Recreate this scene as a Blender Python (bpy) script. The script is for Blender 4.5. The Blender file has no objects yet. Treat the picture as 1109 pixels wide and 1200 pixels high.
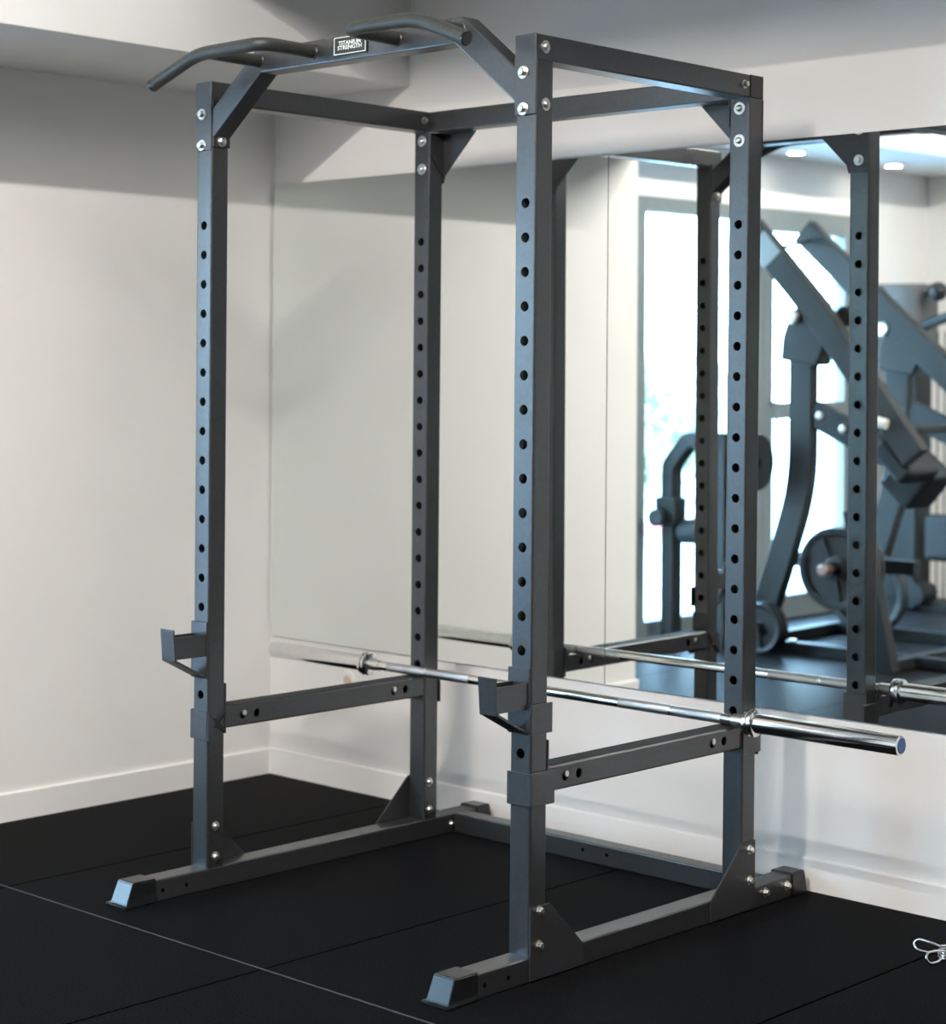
import bpy, bmesh, math, random
from mathutils import Vector, Matrix

random.seed(7)
SC = bpy.context.scene
COL = SC.collection
PI = math.pi

# ------------------------------------------------------------------ materials
def new_mat(name):
    m = bpy.data.materials.new(name)
    m.use_nodes = True
    nt = m.node_tree
    b = nt.nodes["Principled BSDF"]
    return m, nt, b

def mat(name, col, rough=0.5, metal=0.0, spec=0.5, noise=0.0, nscale=60.0, bump=0.0, bscale=200.0, rnoise=0.0):
    m, nt, b = new_mat(name)
    b.inputs["Base Color"].default_value = (*col, 1)
    b.inputs["Roughness"].default_value = rough
    b.inputs["Metallic"].default_value = metal
    b.inputs["Specular IOR Level"].default_value = spec
    tc = nt.nodes.new("ShaderNodeTexCoord")
    if noise > 0 or rnoise > 0:
        n = nt.nodes.new("ShaderNodeTexNoise")
        n.inputs["Scale"].default_value = nscale
        n.inputs["Detail"].default_value = 4
        nt.links.new(tc.outputs["Object"], n.inputs["Vector"])
        if noise > 0:
            r = nt.nodes.new("ShaderNodeValToRGB")
            r.color_ramp.elements[0].position = 0.3
            r.color_ramp.elements[1].position = 0.7
            r.color_ramp.elements[0].color = (*[c * (1 - noise) for c in col], 1)
            r.color_ramp.elements[1].color = (*[min(1, c * (1 + noise)) for c in col], 1)
            nt.links.new(n.outputs["Fac"], r.inputs["Fac"])
            nt.links.new(r.outputs["Color"], b.inputs["Base Color"])
        if rnoise > 0:
            mr = nt.nodes.new("ShaderNodeMapRange")
            mr.inputs["To Min"].default_value = rough - rnoise
            mr.inputs["To Max"].default_value = rough + rnoise
            nt.links.new(n.outputs["Fac"], mr.inputs["Value"])
            nt.links.new(mr.outputs["Result"], b.inputs["Roughness"])
    if bump > 0:
        n2 = nt.nodes.new("ShaderNodeTexNoise")
        n2.inputs["Scale"].default_value = bscale
        n2.inputs["Detail"].default_value = 3
        nt.links.new(tc.outputs["Object"], n2.inputs["Vector"])
        bp = nt.nodes.new("ShaderNodeBump")
        bp.inputs["Strength"].default_value = bump
        bp.inputs["Distance"].default_value = 0.002
        nt.links.new(n2.outputs["Fac"], bp.inputs["Height"])
        nt.links.new(bp.outputs["Normal"], b.inputs["Normal"])
    return m

def emit_mat(name, col, s):
    m, nt, b = new_mat(name)
    b.inputs["Base Color"].default_value = (*col, 1)
    b.inputs["Emission Color"].default_value = (*col, 1)
    b.inputs["Emission Strength"].default_value = s
    return m

M = {}
M['paint'] = mat('grey_hammered_paint', (0.092, 0.094, 0.098), 0.30, 0.80, 0.5, 0.07, 120, 0, 0, 0.04)
M['plate_paint'] = mat('grey_plate_paint', (0.060, 0.062, 0.066), 0.40, 0.6, 0.5, 0.08, 90)
M['steel'] = mat('zinc_steel', (0.70, 0.69, 0.66), 0.28, 1.0, 0.5, 0.08, 150)
M['chrome'] = mat('chrome_steel', (0.80, 0.80, 0.79), 0.10, 1.0, 0.5, 0.04, 40, 0, 0, 0.03)
M['knurl'] = mat('knurled_steel', (0.62, 0.62, 0.62), 0.30, 1.0, 0.5, 0.08, 400, 0.5, 900)
M['grip'] = mat('black_rubber_grip', (0.024, 0.026, 0.023), 0.46, 0.0, 0.5, 0.6, 240, 0.5, 300)
M['plastic'] = mat('black_plastic', (0.010, 0.011, 0.012), 0.24, 0.0, 0.42, 0.1, 80)
M['blue_cap'] = mat('blue_plastic_cap', (0.04, 0.13, 0.36), 0.4)
M['badge_black'] = mat('badge_black', (0.02, 0.025, 0.023), 0.4)
M['badge_white'] = mat('badge_white', (0.75, 0.77, 0.74), 0.5)
M['wall'] = mat('white_wall_paint', (0.80, 0.785, 0.765), 0.75, 0, 0.3, 0.015, 3, 0.03, 300)
M['low_bounce'] = mat('grey_low_bounce_wall', (0.20, 0.20, 0.20), 0.75, 0, 0.3, 0.015, 3)  # dark tone given to the unseen right wall to cut bounced light
M['matte_black'] = mat('black_matte', (0.018, 0.020, 0.020), 0.7, 0, 0.25, 0.1, 80)
M['hole_shade'] = mat('hole_shade_black', (0.002, 0.002, 0.002), 1.0, 0, 0.0)  # shade inside the base rail holes, put into black discs
M['trim'] = mat('white_gloss_trim', (0.80, 0.785, 0.765), 0.35, 0, 0.5)
M['ceil'] = mat('white_ceiling_paint', (0.74, 0.74, 0.73), 0.85, 0, 0.2, 0.01, 3)
M['frame'] = mat('grey_window_frame', (0.20, 0.23, 0.23), 0.45, 0, 0.5, 0.03, 20)
M['machine'] = mat('charcoal_machine_paint', (0.024, 0.026, 0.025), 0.5, 0.0, 0.25, 0.08, 60)
M['machine_dark'] = mat('black_machine_paint', (0.014, 0.016, 0.016), 0.5, 0.0, 0.25, 0.08, 60)
M['iron'] = mat('cast_iron_plate', (0.014, 0.014, 0.014), 0.42, 0.0, 0.35, 0.15, 120)
M['pad'] = mat('black_vinyl_pad', (0.010, 0.011, 0.012), 0.5, 0, 0.3, 0.1, 100)
M['copper'] = mat('brushed_brown_steel', (0.32, 0.22, 0.18), 0.4, 0.6)
M['grip_tan'] = mat('beige_grip', (0.62, 0.56, 0.47), 0.5)
M['decal'] = mat('pale_decal', (0.24, 0.26, 0.26), 0.5)
M['head'] = mat('grey_shroud_plastic', (0.085, 0.082, 0.078), 0.5, 0, 0.5)
M['leaf'] = mat('leaf_green', (0.52, 0.58, 0.46), 0.6, 0, 0.4, 0.5, 6)
M['bark'] = mat('bark_brown', (0.20, 0.16, 0.12), 0.8, 0, 0.2, 0.3, 12)
M['pave'] = mat('pale_paving', (0.55, 0.56, 0.54), 0.8, 0, 0.3, 0.08, 2)
M['red'] = mat('faded_red_paint', (0.62, 0.16, 0.16), 0.5)
M['lamp'] = emit_mat('lamp_diffuser', (1.0, 0.95, 0.86), 14)
M['outlet'] = mat('beige_plastic', (0.62, 0.50, 0.38), 0.5)

# mirror: silvered glass with a faint green cast
mm, nt, b = new_mat('mirror_glass')
b.inputs["Base Color"].default_value = (0.91, 0.95, 0.93, 1)
b.inputs["Metallic"].default_value = 1.0
b.inputs["Roughness"].default_value = 0.0
M['mirror'] = mm
M['mirror_edge'] = mat('mirror_green_edge', (0.10, 0.20, 0.17), 0.15, 0, 0.8)

# clear window glass
mg, nt, b = new_mat('window_glass')
nt.nodes.remove(b)
out = nt.nodes["Material Output"]
tr = nt.nodes.new("ShaderNodeBsdfTransparent"); tr.inputs[0].default_value = (0.95, 0.985, 0.975, 1)
gl = nt.nodes.new("ShaderNodeBsdfGlossy"); gl.inputs["Roughness"].default_value = 0.02
lw = nt.nodes.new("ShaderNodeLayerWeight"); lw.inputs[0].default_value = 0.5
pw = nt.nodes.new("ShaderNodeMath"); pw.operation = 'POWER'; pw.inputs[1].default_value = 4.0
nt.links.new(lw.outputs["Facing"], pw.inputs[0])
fr = nt.nodes.new("ShaderNodeMath"); fr.operation = 'MULTIPLY_ADD'; fr.inputs[1].default_value = 0.6; fr.inputs[2].default_value = 0.03
nt.links.new(pw.outputs[0], fr.inputs[0])
mx = nt.nodes.new("ShaderNodeMixShader")
nt.links.new(fr.outputs[0], mx.inputs[0]); nt.links.new(tr.outputs[0], mx.inputs[1]); nt.links.new(gl.outputs[0], mx.inputs[2])
nt.links.new(mx.outputs[0], out.inputs["Surface"])
M['glass'] = mg

# rubber floor: speckled black tiles of one metre with seams
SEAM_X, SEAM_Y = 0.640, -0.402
mf, nt, b = new_mat('black_rubber_tiles')
tc = nt.nodes.new("ShaderNodeTexCoord")
sp = nt.nodes.new("ShaderNodeSeparateXYZ")
nt.links.new(tc.outputs["Object"], sp.inputs[0])
def mth(op, a, bb=None, cc=None):
    n = nt.nodes.new("ShaderNodeMath"); n.operation = op
    for i, v in enumerate((a, bb, cc)):
        if v is None: continue
        if isinstance(v, (int, float)): n.inputs[i].default_value = v
        else: nt.links.new(v, n.inputs[i])
    return n.outputs[0]
def seam(sock, origin, halfw):
    d = mth('SUBTRACT', sock, origin + 0.5)
    f = mth('FRACT', d)
    e = mth('ABSOLUTE', mth('SUBTRACT', f, 0.5))
    return mth('LESS_THAN', e, halfw)
wob = nt.nodes.new("ShaderNodeTexNoise"); wob.inputs["Scale"].default_value = 30
nt.links.new(tc.outputs["Object"], wob.inputs["Vector"])
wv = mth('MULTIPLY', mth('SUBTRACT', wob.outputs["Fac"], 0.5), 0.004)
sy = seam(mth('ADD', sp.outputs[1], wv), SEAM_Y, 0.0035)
sx = seam(mth('ADD', sp.outputs[0], wv), SEAM_X, 0.0032)
vo = nt.nodes.new("ShaderNodeTexNoise"); vo.inputs["Scale"].default_value = 210; vo.inputs["Detail"].default_value = 3
nt.links.new(tc.outputs["Object"], vo.inputs["Vector"])
rp = nt.nodes.new("ShaderNodeValToRGB")
rp.color_ramp.elements[0].position = 0.35; rp.color_ramp.elements[0].color = (0.0022, 0.0024, 0.0028, 1)
rp.color_ramp.elements[1].position = 0.75; rp.color_ramp.elements[1].color = (0.0110, 0.0118, 0.0135, 1)
nt.links.new(vo.outputs["Fac"], rp.inputs["Fac"])
m1 = nt.nodes.new("ShaderNodeMixRGB"); m1.inputs[2].default_value = (0.0004, 0.0004, 0.0004, 1)
nt.links.new(sx, m1.inputs[0]); nt.links.new(rp.outputs[0], m1.inputs[1])
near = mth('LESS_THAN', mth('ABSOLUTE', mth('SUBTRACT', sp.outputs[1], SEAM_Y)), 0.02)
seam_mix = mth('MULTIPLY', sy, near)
m2 = nt.nodes.new("ShaderNodeMixRGB"); m2.inputs[2].default_value = (0.055, 0.064, 0.074, 1)  # pale seam: dusty tile edge, with the light it catches put into the colour
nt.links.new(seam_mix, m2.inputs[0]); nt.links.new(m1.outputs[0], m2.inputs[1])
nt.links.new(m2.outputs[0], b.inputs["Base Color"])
b.inputs["Roughness"].default_value = 0.9
b.inputs["Specular IOR Level"].default_value = 0.0
bpn = nt.nodes.new("ShaderNodeBump"); bpn.inputs["Strength"].default_value = 0.35; bpn.inputs["Distance"].default_value = 0.003
nt.links.new(vo.outputs["Fac"], bpn.inputs["Height"]); nt.links.new(bpn.outputs[0], b.inputs["Normal"])
# rubber turns shiny only at a very flat angle
lwf = nt.nodes.new("ShaderNodeLayerWeight"); lwf.inputs[0].default_value = 0.5
ff = mth('MULTIPLY', mth('MULTIPLY_ADD', mth('POWER', lwf.outputs["Facing"], 14.0), 0.75, 0.001), mth('SUBTRACT', 1.0, sx))
gls = nt.nodes.new("ShaderNodeBsdfGlossy"); gls.inputs["Roughness"].default_value = 0.36; gls.inputs["Color"].default_value = (0.9, 0.9, 0.9, 1)
mxf = nt.nodes.new("ShaderNodeMixShader")
nt.links.new(ff, mxf.inputs[0]); nt.links.new(b.outputs[0], mxf.inputs[1]); nt.links.new(gls.outputs[0], mxf.inputs[2])
nt.links.new(mxf.outputs[0], nt.nodes["Material Output"].inputs["Surface"])
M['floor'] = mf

# ------------------------------------------------------------------ mesh helpers
def BM(): return bmesh.new()

def link(name, bm, m, parent=None, smooth=False, recalc=True):
    """bm is in world space (or in the parent's space when the parent stays at the origin)."""
    if recalc: bmesh.ops.recalc_face_normals(bm, faces=bm.faces)
    if parent is not None:
        off = Vector((0, 0, 0)); q = parent
        while q is not None:
            off += q.location; q = q.parent
        bmesh.ops.translate(bm, verts=bm.verts, vec=-off)
    me = bpy.data.meshes.new(name)
    bm.to_mesh(me); bm.free()
    mats = m if isinstance(m, (list, tuple)) else [m]
    for k in mats: me.materials.append(M[k])
    if smooth:
        for p in me.polygons: p.use_smooth = True
        me.set_sharp_from_angle(angle=math.radians(40))
    o = bpy.data.objects.new(name, me)
    COL.objects.link(o)
    if parent is not None: o.parent = parent
    return o

def tag(o, label=None, cat=None, group=None, kind=None):
    if label: o['label'] = label
    if cat: o['category'] = cat
    if group: o['group'] = group
    if kind: o['kind'] = kind
    return o

def thing(name, loc, label, cat, group=None):
    o = bpy.data.objects.new(name, None)
    o.location = loc; o.empty_display_size = 0.1
    COL.objects.link(o)
    return tag(o, label, cat, group)

def box(bm, x0, x1, y0, y1, z0, z1, bev=0.0, seg=2, mi=0):
    r = bmesh.ops.create_cube(bm, size=1.0)
    vs = r['verts']
    bmesh.ops.scale(bm, verts=vs, vec=(x1 - x0, y1 - y0, z1 - z0))
    bmesh.ops.translate(bm, verts=vs, vec=((x0 + x1) / 2, (y0 + y1) / 2, (z0 + z1) / 2))
    fs = set(f for v in vs for f in v.link_faces)
    for f in fs: f.material_index = mi
    if bev > 0:
        es = list(set(e for v in vs for e in v.link_edges))
        bmesh.ops.bevel(bm, geom=es, offset=bev, segments=seg, profile=0.5, affect='EDGES')

def frame_of(d, up=Vector((0, 0, 1))):
    d = d.normalized()
    if abs(d.dot(up)) > 0.98: up = Vector((0, 1, 0))
    s = d.cross(up).normalized()
    return s, s.cross(d).normalized()

def rrect(w, h, r, n=3):
    pts = []
    for cx, cy, a0 in ((w/2-r, h/2-r, 0), (-w/2+r, h/2-r, 90), (-w/2+r, -h/2+r, 180), (w/2-r, -h/2+r, 270)):
        for k in range(n + 1):
            a = math.radians(a0 + 90 * k / n)
            pts.append((cx + r * math.cos(a), cy + r * math.sin(a)))
    return pts

def loft(bm, rings, caps=True, mi=0):
    R = [[bm.verts.new(p) for p in ring] for ring in rings]
    n = len(R[0])
    for a, c in zip(R[:-1], R[1:]):
        for i in range(n):
            f = bm.faces.new((a[i], a[(i+1) % n], c[(i+1) % n], c[i])); f.material_index = mi
    if caps:
        for ring in (R[0], R[-1]):
            f = bm.faces.new(ring); f.material_index = mi
    return R

def sweep(bm, path, prof, up=Vector((0, 0, 1)), caps=True, fixed=None):
    """profile swept along a polyline with mitred joints; fixed = constant side vector for planar paths."""
    path = [Vector(p) for p in path]
    rings = []
    for i, p in enumerate(path):
        if i == 0: d = (path[1] - p).normalized(); k = 1.0; dm = d
        elif i == len(path) - 1: d = (p - path[-2]).normalized(); dm = d; k = 1.0
        else:
            d1 = (p - path[i-1]).normalized(); d2 = (path[i+1] - p).normalized()
            dm = (d1 + d2).normalized(); k = 1.0 / max(0.3, dm.dot(d1))
        if fixed is not None:
            s = Vector(fixed).normalized(); u = s.cross(dm).normalized()
            rings.append([p + s * a + u * (c * k) for a, c in prof])
        else:
            s, u = frame_of(dm, up)
            rings.append([p + s * a + u * c for a, c in prof])
    return loft(bm, rings, caps)

def circ(r, n=20): return [(r * math.cos(2*PI*i/n), r * math.sin(2*PI*i/n)) for i in range(n)]

def smooth_path(pts, rad, n=6):
    """fillet the corners of a polyline with quadratic arcs"""
    pts = [Vector(p) for p in pts]; out = [pts[0]]
    for i in range(1, len(pts) - 1):
        a, p, c = pts[i-1], pts[i], pts[i+1]
        r1 = min(rad, (a - p).length * 0.45); r2 = min(rad, (c - p).length * 0.45)
        A = p + (a - p).normalized() * r1; C = p + (c - p).normalized() * r2
        for k in range(n + 1):
            t = k / n
            out.append(A * (1-t)**2 + p * (2*t*(1-t)) + C * t**2)
    out.append(pts[-1])
    return out

def tube(bm, pts, r, rad=0.0, n=20, caps=True):
    """round tube with rotation-minimising frames"""
    path = smooth_path(pts, rad) if rad > 0 else [Vector(p) for p in pts]
    d0 = (path[1] - path[0]).normalized()
    s, u = frame_of(d0)
    rings = []
    for i, p in enumerate(path):
        if 0 < i < len(path) - 1: d = ((p - path[i-1]).normalized() + (path[i+1] - p).normalized()).normalized()
        elif i == 0: d = d0
        else: d = (p - path[-2]).normalized()
        s = (s - d * s.dot(d)).normalized(); u = d.cross(s).normalized()
        rings.append([p + (s * math.cos(2*PI*k/n) + u * math.sin(2*PI*k/n)) * r for k in range(n)])
    return loft(bm, rings, caps)

def lathe(bm, p, d, prof, n=32, caps=True):
    """prof: list of (along, radius) from point p along d"""
    p = Vector(p); d = Vector(d).normalized(); s, u = frame_of(d)
    rings = [[p + d * a + (s * math.cos(2*PI*k/n) + u * math.sin(2*PI*k/n)) * max(r, 1e-4) for k in range(n)] for a, r in prof]
    return loft(bm, rings, caps)

def prism(bm, poly, axis, a0, a1, bev=0.0):
    """poly is in the two remaining axes (order x,y,z without axis)"""
    def P3(q, a):
        if axis == 'x': return (a, q[0], q[1])
        if axis == 'y': return (q[0], a, q[1])
        return (q[0], q[1], a)
    A = [bm.verts.new(P3(q, a0)) for q in poly]; B = [bm.verts.new(P3(q, a1)) for q in poly]
    n = len(poly); fs = [bm.faces.new(A), bm.faces.new(B)]
    for i in range(n): fs.append(bm.faces.new((A[i], A[(i+1) % n], B[(i+1) % n], B[i])))
    if bev > 0:
        bmesh.ops.recalc_face_normals(bm, faces=fs)
        es = list(set(e for f in fs for e in f.edges))
        bmesh.ops.bevel(bm, geom=es, offset=bev, segments=2, profile=0.5, affect='EDGES')

def sq_tube(bm, a, c, w=0.06, h=0.06, r=0.005, up=Vector((0, 0, 1))):
    sweep(bm, [a, c], rrect(w, h, r), up)

def holed_strip(bm, to3, u0, u1, v0, v1, holes, hr, depth, n=16):
    """flat strip in (u,v) with round holes; to3(u,v,d) gives 3-D, d goes into the tube. Holes sorted by u."""
    hw = (v1 - v0) / 2; vc = (v0 + v1) / 2
    def quad(a, c):
        if c - a < 1e-5: return
        bm.faces.new([bm.verts.new(to3(*q, 0)) for q in ((a, v0), (c, v0), (c, v1), (a, v1))])
    cur = u0
    for hc in holes:
        quad(cur, hc - hw)
        outer, inner, deep = [], [], []
        for k in range(n):
            a = 2*PI*k/n + PI/4
            ca, sa = math.cos(a), math.sin(a); m = max(abs(ca), abs(sa))
            outer.append(bm.verts.new(to3(hc + ca/m*hw, vc + sa/m*hw, 0)))
            inner.append(bm.verts.new(to3(hc + ca*hr, vc + sa*hr, 0)))
            deep.append(bm.verts.new(to3(hc + ca*hr, vc + sa*hr, depth)))
        for k in range(n):
            j = (k+1) % n
            bm.faces.new((outer[k], outer[j], inner[j], inner[k]))
            bm.faces.new((inner[k], inner[j], deep[j], deep[k]))
        cur = hc + hw
    quad(cur, u1)

def upright_mesh(z0, z1, holes, w=0.06, r=0.005, hr=0.0118):
    """square steel tube standing on z with a row of pin holes through its front and back"""
    bm = BM(); h = w/2
    prof = rrect(w, w, r)
    # side walls and rounded corners: every profile edge but the two that carry holes
    n = len(prof)
    A = [bm.verts.new((p[0], p[1], z0)) for p in prof]; B = [bm.verts.new((p[0], p[1], z1)) for p in prof]
    for i in range(n):
        j = (i+1) % n
        flat_y = abs(prof[i][1] - prof[j][1]) < 1e-7 and abs(abs(prof[i][1]) - h) < 1e-6
        if not flat_y: bm.faces.new((A[i], A[j], B[j], B[i]))
    bm.faces.new(A); bm.faces.new(B)
    for s in (-1, 1):
        holed_strip(bm, lambda u, v, d, s=s: (v, s*(h - d), u), z0, z1, -h+r, h-r, sorted(holes), hr, 0.004)
    bmesh.ops.remove_doubles(bm, verts=bm.verts, dist=1e-6)
    return bm

def bolt(parent, p, d, r=0.0095, washer=0.015, length=0.010, dome=False):
    bm = BM(); p = Vector(p); d = Vector(d).normalized()
    if washer: lathe(bm, p - d*0.0005, d, [(0, washer), (0.002, washer), (0.0025, washer*0.95)], 20)
    if dome: lathe(bm, p + d*0.0015, d, [(0, r), (0.003, r), (0.006, r*0.8), (0.008, r*0.4)], 18)
    else:
        lathe(bm, p + d*0.0015, d, [(0, r), (length*0.8, r), (length, r*0.8)], 6)
    return link('bolt', bm, 'steel', parent)

# ------------------------------------------------------------------ room
ZC = 3.40           # main ceiling
WY = 1.1800         # mirror wall
XL = -0.9911        # left wall
def struct(name, bm, m, parent=None, **k):
    o = link(name, bm, m, parent, **k)
    if parent is None: o['kind'] = 'structure'
    return o

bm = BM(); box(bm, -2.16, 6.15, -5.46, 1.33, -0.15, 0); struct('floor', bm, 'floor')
bm = BM(); box(bm, -1.15, 6.15, WY, WY + 0.15, 0, ZC); struct('wall_back', bm, 'wall')
bm = BM(); box(bm, XL - 0.16, XL, -0.96, WY, 0, ZC); struct('wall_left', bm, 'wall')
bm = BM(); box(bm, -2.16, XL - 0.16, -0.96, -0.81, 0, ZC); struct('wall_recess', bm, 'wall')
bm = BM()
box(bm, -2.16, -2.0, -1.55, -0.96, 0, ZC)
box(bm, -2.16, -2.0, -5.31, -4.47, 0, ZC)
box(bm, -2.16, -2.0, -4.47, -1.55, 2.265, ZC)
struct('wall_window', bm, 'wall')
bm = BM(); box(bm, -2.16, 6.15, -5.46, -5.31, 0, ZC); struct('wall_front', bm, 'wall')
bm = BM(); box(bm, 6.0, 6.15, -5.31, WY, 0, ZC); struct('wall_right', bm, 'low_bounce')
bm = BM(); box(bm, -2.16, 6.15, -5.46, 1.33, ZC, ZC + 0.1); struct('ceiling', bm, 'ceil')
bm = BM(); box(bm, XL, -0.365, -0.96, WY, 2.312, ZC, 0.002, 1); struct('trim_1', bm, 'ceil')          # bulkhead along the left wall
bm = BM(); box(bm, -0.365, 6.0, 0.30, 0.42, 2.560, ZC); struct('trim_2', bm, 'ceil')                  # downstand beam parallel to the mirror wall
bm = BM(); box(bm, -2.0, -1.32, -5.31, -0.96, 2.545, ZC); struct('trim_3', bm, 'ceil')                # lowered ceiling by the windows

def skirting(name, poly, axis, a0, a1):
    bm = BM(); prism(bm, poly, axis, a0, a1); return struct(name, bm, 'trim')
H = 0.088
skirting('baseboard_left', [(XL, 0), (XL + .011, 0), (XL + .011, H - .004), (XL + .007, H), (XL, H)], 'y', -0.971, WY)
skirting('baseboard_back', [(WY, 0), (WY - .011, 0), (WY - .011, H - .004), (WY - .007, H), (WY, H)], 'x', XL + .011, 6.0)
skirting('baseboard_front', [(-5.31, 0), (-5.299, 0), (-5.299, H), (-5.31, H)], 'x', -2.0, 6.0)

# mirrors (three panels, very slightly tilted as they hang)
TILT = math.atan(0.0038)
def mirror_panel(x0, x1, label):
    bm = BM(); z0, z1 = 0.4765, 2.0318
    yf = 1.1706
    f = lambda z: yf - 0.0038 * (z - 1.2)
    A = [(x0, f(z0), z0), (x1, f(z0), z0), (x1, f(z1), z1), (x0, f(z1), z1)]
    va = [bm.verts.new(p) for p in A]; vb = [bm.verts.new((p[0], WY - .0008, p[2])) for p in A]
    fs = [bm.faces.new(va)]
    for i in range(4):
        q = bm.faces.new((va[i], va[(i+1) % 4], vb[(i+1) % 4], vb[i])); q.material_index = 1
    q = bm.faces.new(vb); q.material_index = 1
    o = link('wall_mirror', bm, ['mirror', 'mirror_edge'])
    tag(o, label, 'mirror', 'frameless gym mirrors')
mirror_panel(-0.979, 0.4365, 'large frameless wall mirror panel beside the room corner, left of the seam')
mirror_panel(0.4395, 1.8805, 'large frameless wall mirror panel right of the seam, behind the barbell end')

# windows in the recess (real glazing, frames)
XF0, XF1 = -2.07, -2.0
def window(name, y0, y1, z0, z1, transom=None, side=0.09, head=0.09, sill=0.09):
    w = bpy.data.objects.new(name, None); w.location = (-2.035, (y0+y1)/2, z0); COL.objects.link(w); w['kind'] = 'structure'
    bm = BM()
    box(bm, XF0, XF1, y0, y0 + side, z0, z1, .004, 1); box(bm, XF0, XF1, y1 - side, y1, z0, z1, .004, 1)
    box(bm, XF0, XF1, y0 + side, y1 - side, z1 - head, z1, .004, 1); box(bm, XF0, XF1, y0 + side, y1 - side, z0, z0 + sill, .004, 1)
    if transom: box(bm, XF0, XF1, y0 + side, y1 - side, transom[0], transom[1], .004, 1)
    link('window_frame', bm, 'frame', w)
    bm = BM(); box(bm, -2.04, -2.032, y0 + side*.8, y1 - side*.8, z0 + sill*.8, z1 - head*.8); link('window_glass', bm, 'glass', w)
    return w
w1 = window('window_1', -3.52, -2.351, 0.0, 2.264, None, 0.085, 0.075, 0.10)
w2 = window('window_2', -4.469, -3.521, 0.0, 2.264, (1.11, 1.20), 0.10, 0.12, 0.13)
w3 = window('window_3', -2.349, -1.551, 0.0, 2.264, None, 0.085, 0.075, 0.10)
bm = BM(); tube(bm, [(-2.0, -3.585, 1.20), (-1.955, -3.585, 1.20), (-1.955, -3.585, 1.06)], 0.010, 0.015, 10)
link('window_handle', bm, 'frame', w2)

# outside: pale paving, shrubs, a low red barrier
bm = BM(); box(bm, -40, -2.17, -40, 30, -0.30, -0.12); o = struct('ground_outside', bm, 'pave')
def shrub(x, y, r, hgt, label, n=900):
    t = thing('leafy_tree', (x, y, -0.12), label, 'tree', 'trees outside the window')
    bm = BM(); tube(bm, [(x, y, -0.12), (x + .05, y, hgt*0.5), (x, y + .05, hgt*0.8)], 0.06, 0.1, 8)
    link('trunk', bm, 'bark', t)
    bm = BM(); rnd = random.Random(int(x*100 + y*10))
    for _ in range(n):
        while True:
            v = Vector((rnd.uniform(-1, 1), rnd.uniform(-1, 1), rnd.uniform(-1, 1)))
            if v.length < 1: break
        c = Vector((x, y, hgt*0.55)) + Vector((v.x*r, v.y*r, v.z*hgt*0.45))
        a = Vector((rnd.uniform(-1, 1), rnd.uniform(-1, 1), rnd.uniform(-1, 1))).normalized(); bdir, c2 = frame_of(a)
        s = rnd.uniform(.10, .20)
        bm.faces.new([bm.verts.new(c + a*s), bm.verts.new(c + bdir*s*.45), bm.verts.new(c - a*s), bm.verts.new(c - bdir*s*.45)])
    link('foliage', bm, 'leaf', t, recalc=False)
shrub(-7.2, -9.4, 0.9, 1.5, 'pale green bushy tree outside the left window, nearest the pane edge')
shrub(-8.9, -12.6, 1.0, 1.5, 'pale green bushy tree outside, farther from the window frame')
t = thing('road_barrier', (-6.0, -8.3, -0.12), 'low red and white road barrier outside the left window', 'barrier')
bm = BM(); box(bm, -6.05, -5.97, -9.2, -7.6, -0.06, 0.06, .01); link('rail', bm, 'red', t)
for yy in (-9.1, -7.7):
    bm = BM(); box(bm, -6.06, -5.96, yy-.05, yy+.05, -0.12, 0.12, .01); link('post', bm, 'badge_white', t)

# wall cable outlet under the mirror
t = thing('wall_outlet', (-0.612, WY, 0.365), 'small beige round outlet on the wall below the mirror', 'outlet')
bm = BM(); lathe(bm, (-0.612, WY + .001, 0.365), (0, -1, 0), [(0, .030), (.006, .030), (.009, .025)], 24); link('cover', bm, 'trim', t)
bm = BM(); lathe(bm, (-0.612, WY - .007, 0.365), (0, -1, 0), [(0, .016), (.005, .015), (.006, .011)], 20); link('socket', bm, 'outlet', t)

# ------------------------------------------------------------------ power rack
W, D, h = 1.0978, 0.8676, 0.03
ZB, ZR, ZT = 0.058, 2.1035, 2.1622
HOLES = [1.779 - 0.0786 * k for k in range(18)]
rack = thing('power_rack', (W/2, D/2, 0), 'grey steel power rack standing before the mirror wall', 'power rack')
ub = upright_mesh(ZB - .002, ZR, HOLES)
u0 = None
for cx, cy in ((0, 0), (W, 0), (0, D), (W, D)):
    if u0 is None:
        bmesh.ops.recalc_face_normals(ub, faces=ub.faces)
        me = bpy.data.meshes.new('upright'); ub.to_mesh(me); ub.free(); me.materials.append(M['paint'])
        u0 = bpy.data.objects.new('upright', me); o = u0
    else: o = u0.copy()
    COL.objects.link(o); o.parent = rack
    o.location = (cx - W/2, cy - D/2, 0)

# top side rails with welded front plates
zc = (ZR + ZT) / 2
for cx in (0, W):
    bm = BM(); sq_tube(bm, (cx, -h, zc), (cx, D - h - .001, zc), 0.06, ZT - ZR, 0.004)
    rl = link('top_side_rail', bm, 'paint', rack)
    bm = BM(); box(bm, cx - .0305, cx + .0305, -h - .005, -h - .0005, 1.979, ZT, .0015, 1)
    link('front_plate', bm, 'paint', rl)
    for z in (2.076, 1.993): bolt(rl, (cx + (-.006), -h - .005, z), (0, -1, 0))
bm = BM(); sq_tube(bm, (-.0305, D, zc), (W + .0285, D, zc), 0.06, ZT - ZR, 0.004)
rl = link('rear_top_rail', bm, 'paint', rack)
for xx, s in ((W + .0285, 1), (-.0305, -1)):
    bm = BM(); box(bm, min(xx, xx + s*.004), max(xx, xx + s*.004), D - .030, D + .030, ZR, ZT, .0015, 1); link('end_cap', bm, 'plastic', rl)
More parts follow.
